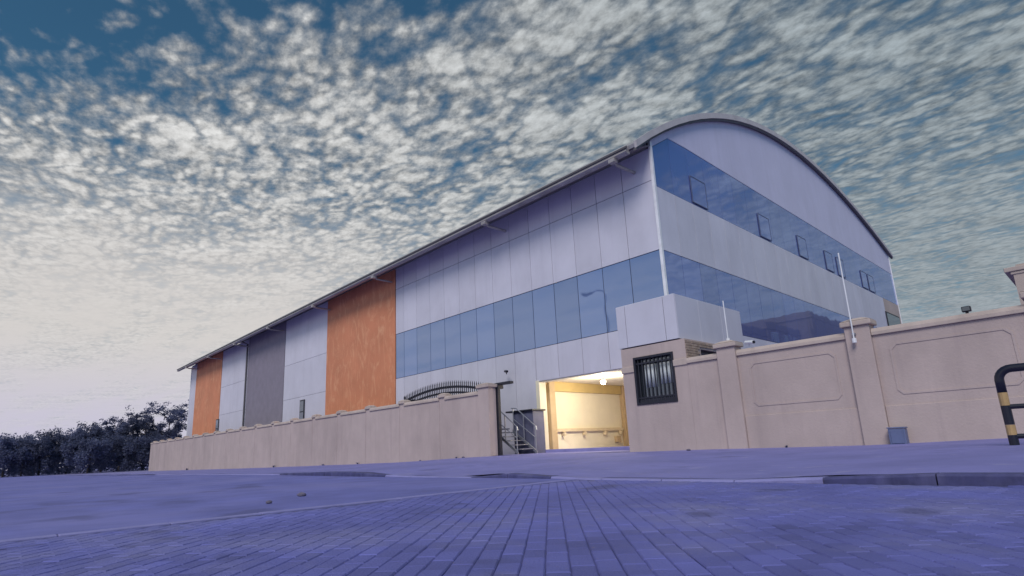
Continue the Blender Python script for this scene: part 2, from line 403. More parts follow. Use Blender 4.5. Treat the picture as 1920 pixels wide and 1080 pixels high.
# ------------------------------------------------------------------ ground
def sheet(name, m, xs, ys, zf, kind='structure'):
    b = MB(); nx, ny = len(xs), len(ys)
    b.v = [(x, y, zf(x, y)) for y in ys for x in xs]
    b.f = [(j * nx + i, j * nx + i + 1, (j + 1) * nx + i + 1, (j + 1) * nx + i) for j in range(ny - 1) for i in range(nx - 1)]
    o = b.build(name, m); o['kind'] = kind; return o
gx = [-900, -400, -200, -140, -110, -90, -75, -60, -45, -30, -20, -10, 0, 20, 60, 200, 600]
gy = [-600, -200, -60, -20, 0, 6, 14, 30, 60, 100, 200, 400, 900]
sheet('ground', 'earth', gx, gy, lambda x, y: zroad(x) - 0.05)
rx = [-90 + i * 2 for i in range(43)] + [-5.35]
sheet('road', 'road', rx, [-14, -8, -4, 0, 2, 4, 6.06], lambda x, y: zroad(x) + 0.004 * math.sin(x * 0.7 + y))
paving = sheet('paving', 'sand', [-5.23, -3, -1, 1, 4, 9, 16], [-10, -4, 0, 3, 6.06], lambda x, y: -0.479)
wx = [-74 + i for i in range(89)]
def zwalk(x, y):
    t = (y - 6.26) / (YW - 6.26); t = min(1, max(0, t))
    a = zroad(x) + kerb_h(x); b = zwall(x)
    e = t if kerb_h(x) < 0.03 else t ** 0.9
    return a + (b - a) * e + 0.006 * math.sin(x * 1.1 + y * 2.0)
sheet('pavement', 'walk', wx, [6.26, 6.5, 7, 8, 9, 10, 11, 12, 13, 13.7, 14.32], zwalk)
yard = sheet('yard', 'walk', [-74, -50, -39, -23, -16.5, -10, 0, 14], [14.325, 16, 20, 30, 60], lambda x, y: zwall(x) + 0.004)
edging = empty('edging'); edging['kind'] = 'structure'
for k in range(13):
    yy = -3.0 + k * 0.7
    if yy < 5.4: MB().box(-5.345, -5.235, yy + 0.004, yy + 0.696, -0.6, -0.466 + random.uniform(-.002, .002)).build('edging_stone', 'kerb', edging, 0.006)
# kerb: one stone after another along the edge of the pavement
kerb = empty('kerb'); kerb['kind'] = 'structure'
x = -30.0
while x < 12:
    x1 = x + 0.9
    b = MB()
    za0, za1 = zroad(x) + kerb_h(x), zroad(x1) + kerb_h(x1)
    y0, y1 = 6.065, 6.255
    c = 0.02
    vs = [(x + .006, y0, -0.8), (x1 - .006, y0, -0.8), (x1 - .006, y1, -0.8), (x + .006, y1, -0.8),
          (x + .006, y0, za0 - c), (x1 - .006, y0, za1 - c), (x1 - .006, y1, za1), (x + .006, y1, za0),
          (x + .006, y0 + c, za0), (x1 - .006, y0 + c, za1)]
    b.add(vs, [(3, 2, 1, 0), (0, 1, 5, 4), (4, 5, 9, 8), (8, 9, 6, 7), (1, 2, 6, 9, 5), (2, 3, 7, 6), (3, 0, 4, 8, 7)])
    b.build('kerb_stone', 'kerb_dark' if kerb_h((x + x1) / 2) > 0.042 else 'kerb', kerb)
    x = x1
# pavers laid in a running bond on the diagonal: nearest 300 singly, the rest together
pav_m = MB(); hw, hl, ch, hh = 0.0485, 0.0985, 0.006, 0.03
def paver_geo(mb, c, ang, z, tilt=0.0):
    ca, sa = math.cos(ang), math.sin(ang)
    vs = []
    for (l, w, zz) in ((hl, hw, -hh), (hl, hw, -ch), (hl - ch, hw - ch, 0)):
        for sx, sy in ((-1, -1), (1, -1), (1, 1), (-1, 1)):
            a, b = sx * l, sy * w
            vs.append((c[0] + a * ca - b * sa, c[1] + a * sa + b * ca, z + zz + tilt * sx))
    fs = [(8, 9, 10, 11)]
    for r in (0, 4):
        fs += [(r + i, r + (i + 1) % 4, r + 4 + (i + 1) % 4, r + 4 + i) for i in range(4)]
    mb.add(vs, fs)
ANG = math.radians(133)
spots = []
ca, sa = math.cos(ANG), math.sin(ANG)
for i in range(-60, 60):
    for j in range(-110, 110):
        a = (i + (0.5 if j % 2 else 0)) * 0.2; b = j * 0.1
        px, py = a * ca - b * sa, a * sa + b * ca
        if not (-5.13 < px < 2.0 and -1.5 < py < 5.97): continue
        q = A @ np.array([px, py, -0.47])
        if q[1] < 1.2: continue
        sx = CX + F_PX * q[0] / q[1]; sy = CY - F_PX * q[2] / q[1]
        if -90 < sx < 2010 and sy < 1130: spots.append((q[1], px, py))
spots.sort()
one = MB(); paver_geo(one, (0, 0), 0, 0); one_me = one.mesh('paver'); one_me.materials.append(M['paver'])
rest = MB()
for k, (d, px, py) in enumerate(spots):
    z = -0.47 + random.uniform(-0.0022, 0.0022)
    if k < 300:
        o = bpy.data.objects.new('paver', one_me); COL.objects.link(o); o.parent = paving
        o.location = (px, py, z); o.rotation_euler = (random.uniform(-.008, .008), random.uniform(-.008, .008), ANG + random.uniform(-.012, .012))
    else:
        paver_geo(rest, (px + random.uniform(-.001, .001), py), ANG + random.uniform(-.01, .01), z, random.uniform(-.001, .001))
ro = rest.build('pavers', 'paver', paving); ro['kind'] = 'stuff'

# ------------------------------------------------------------------ sports hall
hall = thing('sports_hall', 'large lilac grey clad hall with arched roof, blue glass bands and orange panels', 'building')
PT = 0.035; G = 0.010
roof_pts = [(16.1, 10.44), (19.0, 12.35), (23.1, 14.38), (27.5, 15.6), (32.1, 16.1), (38.9, 15.86), (44.9, 14.81), (51.0, 13.3)]
pc = np.polyfit([a for a, b in roof_pts], [b for a, b in roof_pts], 4)
def arch(y): return float(np.polyval(pc, y))
# carcass behind the cladding
cb = MB()
cb.box(-71.8, -16.78, YB + 0.06, YB + 0.30, -1.2, 10.6)
cb.box(-16.78, XB - 0.06, YB + 0.06, YB + 0.30, 2.70, 10.6)
ys = np.linspace(YB + 0.30, 50.3, 24)
cb.prism([(YB + 0.3, -1.2)] + [(50.3, -1.2)] + [(float(y), arch(y) - 0.25) for y in ys[::-1]], lambda a, b, d: (-71.8 + d, a, b), 0.2)
cb.prism([(YB + 0.3, -1.2)] + [(50.3, -1.2)] + [(float(y), arch(y) - 0.25) for y in ys[::-1]], lambda a, b, d: (XB - 0.06 - d, a, b), 0.25)
cb.build('carcass_wall', 'joint', hall)
def side_panel(name, m, x0, x1, z0, z1, out=0.0, par=hall, bev=0.006, g=G):
    return box(name, m, par, x0 + g, x1 - g, YB - out, YB + PT, z0 + g, z1 - g, bev)
# bays of 1.30 m from the corner to the orange field
JX = [XB - 0.02] + [XB - 0.02 - 0.06 - 1.295 * k for k in range(1, 14)] + [-27.93]
ZT = 10.72
for k in range(len(JX) - 1):
    a, b = JX[k + 1], JX[k]
    side_panel('cladding_panel', 'panel', a, b, 9.42, ZT)
    side_panel('cladding_panel', 'panel', a, b, 6.70, 9.42)
    side_panel('glass_pane', 'glass', a, b, 4.10, 6.70, -0.012, g=0.012)
    z0 = 2.66 if a > -16.75 else zwall(a)
    if a < -16.75 < b:
        side_panel('cladding_panel', 'panel', a, -16.75, zwall(a), 4.10)
        side_panel('cladding_panel', 'panel', -16.75, b, 2.66, 4.10)
    else:
        side_panel('cladding_panel', 'panel', a, b, z0, 4.10)
# coloured fields
side_panel('orange_panel', 'orange', -36.92, -27.96, -0.8, ZT, 0.03)
for z0, z1 in ((-0.9, 2.4), (2.4, 4.3), (4.3, 7.0), (7.0, ZT)):
    for a, b in ((-44.42, -40.7), (-40.7, -36.95)):
        side_panel('cladding_panel', 'panel', a, b, z0, z1, g=0.008)
    for a, b in ((-60.5, -56.7), (-56.7, -52.95)):
        side_panel('cladding_panel', 'panel', a, b, z0, z1, g=0.008)
side_panel('grey_panel', 'grey', -52.85, -44.45, -0.9, ZT, 0.02)
side_panel('orange_panel', 'orange', -69.6, -60.55, -1.0, ZT, 0.03)
side_panel('cladding_panel', 'panel', -71.8, -69.63, -1.0, ZT)
# small dark windows low on the long side
for x0, x1, z0, z1 in ((-41.1, -40.3, 2.3, 4.05), (-61.2, -60.3, 2.1, 3.95), (-46.6, -45.2, 1.9, 2.5)):
    if z1 < 3: continue
    wn = box('window', 'iron', hall, x0, x1, YB - 0.06, YB + 0.02, z0, z1, 0.01)
    box('window_pane', 'wglass', wn, x0 + 0.09, x1 - 0.09, YB - 0.075, YB - 0.062, z0 + 0.1, (z0 + z1) / 2 - 0.04)
    box('window_pane', 'wglass', wn, x0 + 0.09, x1 - 0.09, YB - 0.075, YB - 0.062, (z0 + z1) / 2 + 0.04, z1 - 0.1)
MB().tube([(-53.0, YB - 0.12, -0.8), (-53.0, YB - 0.12, 10.2), (-53.0, 16.5, 10.45)], 0.075).build('downpipe', 'dark', hall)
# end facade, facing +x
def end_panel(name, m, poly, out=0.0, bev=0.0):
    return MB().prism(poly, lambda a, b, d: (XB - PT + d, a, b), PT + out).build(name, m, hall, bev)
def rect(y0, y1, z0, z1, g=0.012): return [(y0 + g, z0 + g), (y1 - g, z0 + g), (y1 - g, z1 - g), (y0 + g, z1 - g)]
Y1 = 50.4
nb = 25; dy = (Y1 - YB - 0.08) / nb
for k in range(nb):
    a = YB + 0.08 + k * dy; b = a + dy
    end_panel('cladding_panel', 'panel', rect(a, b, -0.3, 4.10))
    end_panel('glass_pane', 'gfront', rect(a, b, 4.10, 6.70, 0.009), -0.012)
    if a > 45.4:
        end_panel('beige_panel', 'neigh', rect(a, b, 6.70, 9.2))
    else:
        end_panel('cladding_panel', 'panel', rect(a, b, 6.70, 9.2, 0.009))
    ta, tb = arch(a) - 0.45, arch(b) - 0.45
    z1a, z1b = min(11.65, ta - 0.15), min(11.65, tb - 0.15)
    end_panel('glass_pane', 'gfront', [(a + .006, 9.21), (b - .006, 9.21), (b - .006, z1b), (a + .006, z1a)], -0.012)
for k in range(0, nb):          # gable sheets, cut to the arch
    a = YB + 0.08 + k * dy; b = a + dy
    lo_a, lo_b = min(11.67, arch(a) - 0.58), min(11.67, arch(b) - 0.58)
    n = 4
    top = [(a + (b - a) * i / n, arch(a + (b - a) * i / n) - 0.13) for i in range(n + 1)]
    end_panel('gable_panel', 'gable', [(a + .003, lo_a), (b - .003, lo_b)] + top[::-1])
# opening lights in the upper band
for yc in (20.7, 27.0, 31.8, 35.9, 37.9, 42.6, 44.1):
    w2, z0, z1 = 0.62, 9.27, 10.45
    sash = MB()
    for p in (rect(yc - w2, yc + w2, z0, z0 + 0.04, 0), rect(yc - w2, yc + w2, z1 - 0.04, z1, 0), rect(yc - w2, yc - w2 + 0.04, z0 + 0.04, z1 - 0.04, 0), rect(yc + w2 - 0.04, yc + w2, z0 + 0.04, z1 - 0.04, 0)):
        sash.prism(p, lambda a, b, d: (XB + 0.004 + d, a, b), 0.03)
    so = sash.build('window', 'sash', hall)
    MB().prism(rect(yc - w2 + 0.045, yc + w2 - 0.045, z0 + 0.045, z1 - 0.045, 0), lambda a, b, d: (XB + 0.006 + d, a, b), 0.02).build('window_pane', 'gfront', so)
# dark window in the far low corner
we = MB().prism(rect(46.3, 49.8, 7.0, 8.2, 0), lambda a, b, d: (XB + 0.004 + d, a, b), 0.05).build('window', 'iron', hall)
MB().prism(rect(46.4, 49.7, 7.1, 8.1, 0), lambda a, b, d: (XB + 0.056 + d, a, b), 0.01).build('window_pane', 'wglass', we)
# corner trims
box('corner_trim', 'trim', hall, XB - 0.05, XB + 0.06, YB - 0.05, YB + 0.075, -0.3, 10.95, 0.008)
box('corner_trim', 'trim', hall, XB - 0.05, XB + 0.05, Y1 + 0.005, Y1 + 0.09, -0.3, 13.2, 0.008)
box('corner_trim', 'trim', hall, -71.95, -71.82, YB - 0.03, YB + 0.1, -1.0, 10.6, 0.008)
# roof shell: sheet strips along the arch
ysr = np.linspace(16.1, 51.0, 34)
prof = [(float(y), arch(y)) for y in ysr]
inner = [(y + (0.05 if i == 0 else 0), z - 0.12) for i, (y, z) in enumerate(prof)]
roof = MB().prism(inner + prof[::-1], lambda a, b, d: (-72.6 + d, a, b), 72.6 - 10.05).build('roof', 'roof', hall)
fas = [(y - 0.03, z + 0.06) for y, z in prof]
fin = [(y, z - 0.20) for y, z in prof]
MB().prism(fin + fas[::-1], lambda a, b, d: (-10.045 + d, a, b), 0.11).build('verge_fascia', 'verge', roof)
fd = [(y, z - 0.205) for y, z in prof]; fe = [(y, z - 0.29) for y, z in prof]
MB().prism(fe + fd[::-1], lambda a, b, d: (-10.10 + d, a, b), 0.12).build('verge_strip', 'dark', roof)
# eave: soffit board, fascia, gutter, brackets
MB().add([(-72.5, 16.25, 10.30), (-10.1, 16.25, 10.30), (-10.1, YB + 0.02, 10.78), (-72.5, YB + 0.02, 10.78),
          (-72.5, 16.25, 10.34), (-10.1, 16.25, 10.34), (-10.1, YB + 0.02, 10.82), (-72.5, YB + 0.02, 10.82)],
         [(3, 2, 1, 0), (4, 5, 6, 7), (0, 1, 5, 4), (1, 2, 6, 5), (2, 3, 7, 6), (3, 0, 4, 7)]).build('soffit', 'soffit', hall)
gut = MB().prism([(16.06, 10.40), (16.0, 10.22), (16.06, 10.16), (16.22, 10.16), (16.24, 10.40)], lambda a, b, d: (-72.9 + d, a, b), 72.9 - 10.35).build('gutter', 'gutter', hall)
MB().box(-72.9, -10.3, 15.98, 16.02, 10.33, 10.40).build('gutter_lip', 'dark', gut)
for xb in (-11.0, -18.3, -28.4, -36.6, -45.0, -53.0, -61.0, -69.0):
    br = MB()
    br.tube([(xb, 16.1, 10.12), (xb, 16.3, 10.02), (xb + 0.1, YB - 0.02, 9.98)], 0.06, 6)
    br.box(xb - 0.13, xb + 0.13, 15.96, 16.2, 10.03, 10.17)
    br.build('bracket', 'gutter', gut)
# lit bay behind the opening in the long side
RX0, RX1, RY1, RZ0, RZ1 = -16.72, -10.5, 23.6, -0.20, 2.70
def part(name, m, *b, bevel=0.0): return box(name, m, hall, *b, bevel)
part('bay_floor', 'walk', RX0 - .2, RX1, YB - 0.02, RY1, -0.5, RZ0)
part('bay_ceiling', 'creamw', RX0 - .2, RX1, YB + 0.31, RY1, RZ1, RZ1 + 0.1)
part('bay_side_wall', 'cream', RX0 - 0.25, RX0 - 0.04, YB + 0.31, RY1, RZ0, RZ1)
part('bay_back_wall', 'cream', RX0 - 0.04, RX1, RY1, RY1 + 0.2, RZ0, RZ1)
part('bay_end_wall', 'cream', RX1, RX1 + 0.08, YB + 0.31, RY1, RZ0, RZ1)
part('beam', 'beam_shade', RX0 - 0.04, RX0 + 0.12, YB + 0.95, RY1 - 0.5, 2.28, RZ1, bevel=0.01)
part('jamb_column', 'cream', -16.79, -16.58, YB - 0.01, YB + 0.40, RZ0, RZ1, bevel=0.01)
part('column', 'tan', RX0 - 0.03, RX0 + 0.20, YB + 0.55, YB + 0.90, RZ0, RZ1, bevel=0.01)
part('column', 'tan', RX0 - 0.04, RX0 + 0.20, RY1 - 0.45, RY1 - 0.02, RZ0, RZ1, bevel=0.01)
part('lintel', 'creamw', -16.72, XB - 0.1, YB + 0.04, YB + 0.33, 2.62, 2.70)
rail = part('wall_rail', 'railp', RX0 - 0.035, RX0 + 0.08, YB + 0.95, RY1 - 0.5, 0.54, 0.68, bevel=0.008)
for yy in (18.7, 20.1, 21.6, 22.8):
    box('rail_bracket', 'railp', rail, RX0 - 0.03, RX0 + 0.14, yy, yy + 0.12, 0.36, 0.535)
part('socket_box', 'tan', RX0 - 0.03, RX0 + 0.14, 22.45, 22.75, 0.0, 0.28, bevel=0.01)
part('door_sill', 'kerb', -16.75, XB - 0.1, YB - 0.12, YB - 0.025, -0.45, -0.17, bevel=0.01)

lamp = thing('ceiling_lamp', 'round glowing lamp hanging under the ceiling of the lit bay', 'lamp')
lp = Vector((-14.32, 18.75, 2.45))
MB().tube([lp + Vector((0, 0, 0.09)), lp + Vector((0, 0, 0.20))], 0.05).build('stem', 'white', lamp)
MB().tube([lp + Vector((0, 0, 0.06)), lp + Vector((0, 0, 0.10))], 0.11, 12).build('lamp_holder', 'iron', lamp)
MB().sphere(lp, 0.11, 14, 10).build('globe', 'bulb', lamp, smooth=True)
ld = bpy.data.lights.new('lamp_light', 'POINT'); ld.energy = 230; ld.color = (1.0, 0.89, 0.68); ld.shadow_soft_size = 0.14
lo = bpy.data.objects.new('lamp_light', ld); COL.objects.link(lo); lo.location = lp - Vector((0, 0, 0.02)) + Vector((0.0, 0, -0.16)); lo.parent = lamp

# ------------------------------------------------------------------ guard room beside the gate
guard = thing('guard_room', 'beige guard room with barred window under an overhanging clad box, beside the gate', 'guard room')
wy0, wy1, wx0, wx1, wz0, wz1 = YW, 18.3, -10.15, -7.98, -0.6, 2.76
WX0, WX1, WZ0, WZ1 = -9.73, -8.38, 1.03, 2.45
gw = MB()
gw.box(wx0, WX0, wy0, wy0 + 0.2, wz0, wz1); gw.box(WX1, wx1, wy0, wy0 + 0.2, wz0, wz1)
gw.box(WX0, WX1, wy0, wy0 + 0.2, wz0, WZ0); gw.box(WX0, WX1, wy0, wy0 + 0.2, WZ1, wz1)
gw.box(wx0, wx0 + 0.2, wy0 + 0.2, wy1, wz0, wz1)
gw.box(wx0 + 0.2, wx1, wy1 - 0.2, wy1, wz0, wz1)
gw.box(wx0 + 0.2, wx1, wy0 + 0.2, wy1 - 0.2, 2.6, wz1)
SY0, SY1, SZ0, SZ1 = 15.15, 16.6, 1.3, 2.52
gw.box(wx1 - 0.2, wx1, wy0 + 0.2, SY0, wz0, 2.6); gw.box(wx1 - 0.2, wx1, SY1, wy1 - 0.2, wz0, 2.6)
gw.box(wx1 - 0.2, wx1, SY0, SY1, wz0, SZ0); gw.box(wx1 - 0.2, wx1, SY0, SY1, SZ1, 2.6)
gw.build('wall', 'wall', guard)
for (a, b) in ((wx0 - 0.004, WX0 + 0.0), (WX1, wx1 + 0.03)):
    box('wall_band', 'coping', guard, a - 0.02, b, YW - 0.035, YW + 0.1, 2.02, 2.20, 0.012)
# small bricks on the flank, one course over another
bk = MB(); z = 2.14; r = 0
while z < 2.72:
    y = wy0 + 0.02 - (0.11 if r % 2 else 0)
    while y < wy1:
        a, b = max(y, wy0 + 0.004), min(y + 0.21, wy1)
        if b - a > 0.03 and not (a < SY1 and b > SY0 and z < SZ1):
            bk.box(wx1 + 0.001, wx1 + 0.022 + random.uniform(0, .012), a, b - 0.012, z, z + 0.062)
        y += 0.22
    z += 0.073; r += 1
bo = bk.build('brick_facing', 'brick', guard); bo['kind'] = 'stuff'
sw = box('window', 'iron', guard, wx1 - 0.15, wx1 - 0.09, SY0, SY1, SZ0, SZ1)
box('window_pane', 'wglass', sw, wx1 - 0.088, wx1 - 0.08, SY0 + 0.08, SY1 - 0.08, SZ0 + 0.08, SZ1 - 0.08)
# overhanging clad box
AX0, AX1, AY0, AY1, AZ0, AZ1 = -10.19, -8.13, 14.27, 18.40, 2.785, 4.10
box('box_core', 'joint', guard, AX0 + 0.03, AX1 - 0.03, AY0 + 0.03, AY1 - 0.03, AZ0, AZ1 - 0.02)
for a, b in ((AX0, -9.86), (-9.86, -8.52), (-8.52, AX1)):
    box('cladding_panel', 'panel', guard, a + 0.008, b - 0.008, AY0, AY0 + 0.028, AZ0 + 0.005, AZ1, 0.005)
for a, b in ((AY0 + 0.03, 15.6), (15.6, 17.0), (17.0, AY1)):
    box('cladding_panel', 'panel', guard, AX1 - 0.028, AX1, a + 0.004, b - 0.004, AZ0 + 0.005, AZ1, 0.005)
box('box_top', 'trim', guard, AX0, AX1 - 0.03, AY0 + 0.03, AY1, AZ1 - 0.018, AZ1 + 0.012)
# barred window
gwn = empty('window'); gwn.parent = guard
fr = MB()
f = 0.07
fr.box(WX0, WX0 + f, YW - 0.03, YW + 0.13, WZ0, WZ1); fr.box(WX1 - f, WX1, YW - 0.03, YW + 0.13, WZ0, WZ1)
fr.box(WX0 + f, WX1 - f, YW - 0.03, YW + 0.13, WZ0, WZ0 + f); fr.box(WX0 + f, WX1 - f, YW - 0.03, YW + 0.13, WZ1 - f, WZ1)
fr.build('frame', 'iron', gwn, 0.008)
box('window_pane', 'wglass', gwn, WX0 + f, WX1 - f, YW + 0.16, YW + 0.168, WZ0 + f, WZ1 - f)
for k, (a, b) in enumerate(((WX0 + 0.28, WX0 + 0.66), (WX0 + 0.80, WX1 - f))):
    cm = MB(); n = 24
    zb = WZ0 + 0.50 if k == 0 else WZ0 + 0.56
    pts = [(a + (b - a) * i / n, YW + 0.135 + 0.012 * math.sin(i * 1.6)) for i in range(n + 1)]
    cm.v = [(x, y, zz) for zz in (zb, WZ1 - 0.24) for x, y in pts]
    cm.f = [(i, i + 1, n + 2 + i, n + 1 + i) for i in range(n)]
    co = cm.build('curtain', 'blind', gwn, smooth=True)
    so = co.modifiers.new('thick', 'SOLIDIFY'); so.thickness = 0.01
nbar = 9
for i in range(nbar):
    xx = WX0 + f + (WX1 - WX0 - 2 * f) * (i + 0.5) / nbar
    MB().tube([(xx, YW + 0.03, WZ0 + 0.03), (xx, YW + 0.03, WZ1 - 0.03)], 0.020, 6).build('bar', 'iron', gwn)
for zz in (WZ0 + 0.2, WZ1 - 0.2):
    box('cross_bar', 'iron', gwn, WX0 + f, WX1 - f, YW + 0.005, YW + 0.022, zz - 0.022, zz + 0.022)
box('window_box', 'iron', gwn, WX0 + f + .005, WX1 - f - .005, YW + 0.025, YW + 0.14, WZ0 + f + 0.002, WZ0 + 0.16)

# ------------------------------------------------------------------ compound walls
def pillar(par, xc, w=0.50, zt=2.30, deep=0.09):
    p = box('pillar', 'wall', par, xc - w / 2, xc + w / 2, YW - deep, YW + 0.30, zwall(xc) - 0.4, zt, 0.012)
    cw = w / 2 + 0.06
    c = MB()
    y0, y1 = YW - deep - 0.06, YW + 0.36
    c.box(xc - cw, xc + cw, y0, y1, zt + 0.003, zt + 0.12)
    ym = (y0 + y1) / 2
    c.add([(xc - cw, y0, zt + 0.124), (xc + cw, y0, zt + 0.124), (xc + cw, y1, zt + 0.124), (xc - cw, y1, zt + 0.124),
           (xc - cw * .45, ym - .12, zt + 0.19), (xc + cw * .45, ym - .12, zt + 0.19), (xc + cw * .45, ym + .12, zt + 0.19), (xc - cw * .45, ym + .12, zt + 0.19)],
          [(3, 2, 1, 0), (4, 5, 6, 7), (0, 1, 5, 4), (1, 2, 6, 5), (2, 3, 7, 6), (3, 0, 4, 7)])
    c.build('pillar_cap', 'coping', p, 0.02)
    return p
def bay(par, x0, x1, groove=True):
    # wall bay between two pillars: body, coping, raised panel mouldings
    zb = min(zwall(x0), zwall(x1)) - 0.5
    box('wall_bay', 'wall', par, x0, x1, YW, YW + 0.22, zb, 2.04)
    c = MB()
    c.prism([(YW - 0.05, 2.045), (YW - 0.05, 2.12), (YW - 0.02, 2.20), (YW + 0.24, 2.20), (YW + 0.27, 2.12), (YW + 0.27, 2.045)], lambda a, b, d: (x0 + 0.003 + d, a, b), x1 - x0 - 0.006)
    c.build('coping', 'coping', par, 0.012)
    if groove:
        mould(par, x0 + 0.28, x1 - 0.28, 0.72, 1.82)
        box('string_course', 'wall', par, x0 + 0.004, x1 - 0.004, YW - 0.022, YW - 0.001, zb, 0.50, 0.008)
def mould(par, x0, x1, z0, z1):
    # outline moulding with chamfered corners
    c = 0.10; w = 0.04; d = 0.012
    loop = lambda e: [(x0 + e + c, z0 + e), (x1 - e - c, z0 + e), (x1 - e, z0 + e + c), (x1 - e, z1 - e - c), (x1 - e - c, z1 - e), (x0 + e + c, z1 - e), (x0 + e, z1 - e - c), (x0 + e, z0 + e + c)]
    a, b = loop(0), loop(w); n = 8; mb = MB()
    vs = [(x, YW - 0.0005, z) for x, z in a] + [(x, YW - 0.0005, z) for x, z in b] + [(x, YW - d, z) for x, z in a] + [(x, YW - d, z) for x, z in b]
    fs = []
    for i in range(n):
        j = (i + 1) % n
        fs += [(2 * n + i, 2 * n + j, 3 * n + j, 3 * n + i), (i, j, 2 * n + j, 2 * n + i), (n + j, n + i, 3 * n + i, 3 * n + j)]
    mb.add(vs, fs).build('panel_moulding', 'wall', par)
wr = thing('compound_wall', 'beige compound wall with panel mouldings and coping, right of the guard room window', 'wall')
px = [-6.80, -3.72, -0.62, 2.5, 5.6]
edges = [wx1 + 0.004]
for xc in px: edges += [xc - 0.252, xc + 0.252]
for i in range(0, len(edges) - 1, 2): bay(wr, edges[i], edges[i + 1], i > 0)
for xc in px: pillar(wr, xc)
wl = thing('compound_wall', 'long beige compound wall receding to the left of the gate with small capped pillars', 'wall')
pillar(wl, -16.66, 0.62, 2.28)
pxs = [-19.45 - 3.13 * k for k in range(18)]
prev = -16.975
for xc in pxs:
    bay(wl, xc + 0.202, prev, False)
    pillar(wl, xc, 0.40, 2.16, -0.004); prev = xc - 0.202
bay(wl, -74.0, prev, False)

# ------------------------------------------------------------------ gate parked behind the left wall
gate = thing('sliding_gate', 'black iron sliding gate with arched top and spear pickets behind the left wall', 'gate')
GY = 14.80
def garc(x, base): return base - 0.040 * (x + 20.2) ** 2
gx0, gx1 = -23.1, -16.95
npk = 46
zg = -0.35
box('bottom_rail', 'iron', gate, gx0, gx1, GY - 0.03, GY + 0.03, zg + 0.05, zg + 0.17)
for base, hh2 in ((2.66, 0.05), (2.42, 0.04)):
    n = 22; up = []; dn = []
    for i in range(n + 1):
        x = gx0 + (gx1 - gx0) * i / n
        up.append((x, garc(x, base) + hh2)); dn.append((x, garc(x, base) - hh2))
    MB().prism(dn + up[::-1], lambda a, b, d: (a, GY - 0.03 + d, b), 0.06).build('arched_rail', 'iron', gate)
for i in range(npk):
    x = gx0 + 0.06 + (gx1 - gx0 - 0.12) * i / (npk - 1)
    zt = garc(x, 2.92); b = MB(); w = 0.018
    b.box(x - w, x + w, GY - 0.055, GY - 0.031, zg + 0.1, zt - 0.1)
    b.add([(x - 0.026, GY - 0.055, zt - 0.098), (x + 0.026, GY - 0.055, zt - 0.098), (x + 0.026, GY - 0.031, zt - 0.098), (x - 0.026, GY - 0.031, zt - 0.098), (x, GY - 0.043, zt + 0.03)],
          [(3, 2, 1, 0), (0, 1, 4), (1, 2, 4), (2, 3, 4), (3, 0, 4)])
    b.build('picket', 'iron', gate)
box('gate_sheet', 'iron', gate, gx0 + 0.02, gx1, GY - 0.01, GY + 0.01, zg + 0.18, 1.9)
box('end_stile', 'iron', gate, gx0 - 0.04, gx0 + 0.02, GY - 0.035, GY + 0.035, zg, 2.56)
box('end_plate', 'iron', gate, gx0 + 0.0, gx0 + 0.9, GY - 0.028, GY - 0.012, 2.16, 2.36)
gp = thing('gate_post', 'dark steel gate guide post with arm on top beside the left gate pillar', 'post')
box('post', 'iron', gp, -16.40, -16.27, 14.63, 14.77, -0.45, 2.36, 0.01)
box('arm', 'iron', gp, -16.62, -15.62, 14.68, 14.88, 2.363, 2.46, 0.01)
box('roller_plate', 'iron', gp, -16.60, -16.25, 14.64, 14.92, 2.23, 2.36)

# steel steps and a cabinet against the long side
cab = thing('steel_cabinet', 'grey blue steel cabinet with dark top standing left of the lit bay', 'cabinet')
box('body', 'cabm', cab, -17.48, -16.32, 16.55, 17.2, -0.30, 1.40, 0.01)
box('top', 'iron', cab, -17.85, -16.25, 16.45, 17.25, 1.404, 1.47, 0.008)
box('door', 'cabm', cab, -17.42, -16.38, 16.528, 16.546, -0.22, 1.32, 0.006)
st = thing('steel_steps', 'steel steps with pale stringers and handrails below the long facade', 'steps')
SYa, SYb, DX = 15.55, 16.35, 0.85
for y, dx in ((SYa, DX), (SYb, DX + 0.25)):
    MB().prism([(-18.45 + dx, 0.58), (-18.45 + dx, 0.70), (-17.1 + dx, -0.20), (-17.1 + dx, -0.32)], lambda a, b, d: (a, y + d, b), 0.04).build('stringer', 'steel', st)
    pts = [(-18.5 + dx, y + 0.02, 1.58), (-18.2 + dx, y + 0.02, 1.55), (-17.12 + dx, y + 0.02, 0.76), (-17.08 + dx, y + 0.02, 0.62)]
    MB().tube(pts, 0.022, 6).build('handrail', 'steel', st)
    MB().tube([(-18.4 + dx, y + 0.02, 1.13), (-17.15 + dx, y + 0.02, 0.32)], 0.016, 6).build('mid_rail', 'steel', st)
    for x, z0, z1 in ((-18.4, 0.66, 1.57), (-17.8, 0.26, 1.25), (-17.15, -0.3, 0.78)):
        MB().tube([(x + dx, y + 0.02, z0), (x + dx, y + 0.02, z1)], 0.024, 6).build('post', 'steel', st)
for i in range(5):
    x = -18.4 + DX + i * 0.27; z = 0.56 - i * 0.17
    box('tread', 'steel', st, x, x + 0.29, SYa + 0.045, SYb - 0.005, z, z + 0.035)
box('landing', 'steel', st, -19.5 + DX, -18.42 + DX, SYa, SYb + 0.04, 0.715, 0.76)
for x in (-19.4 + DX, -18.55 + DX):
    box('landing_leg', 'steel', st, x, x + 0.06, SYa + 0.02, SYa + 0.08, -0.4, 0.712)

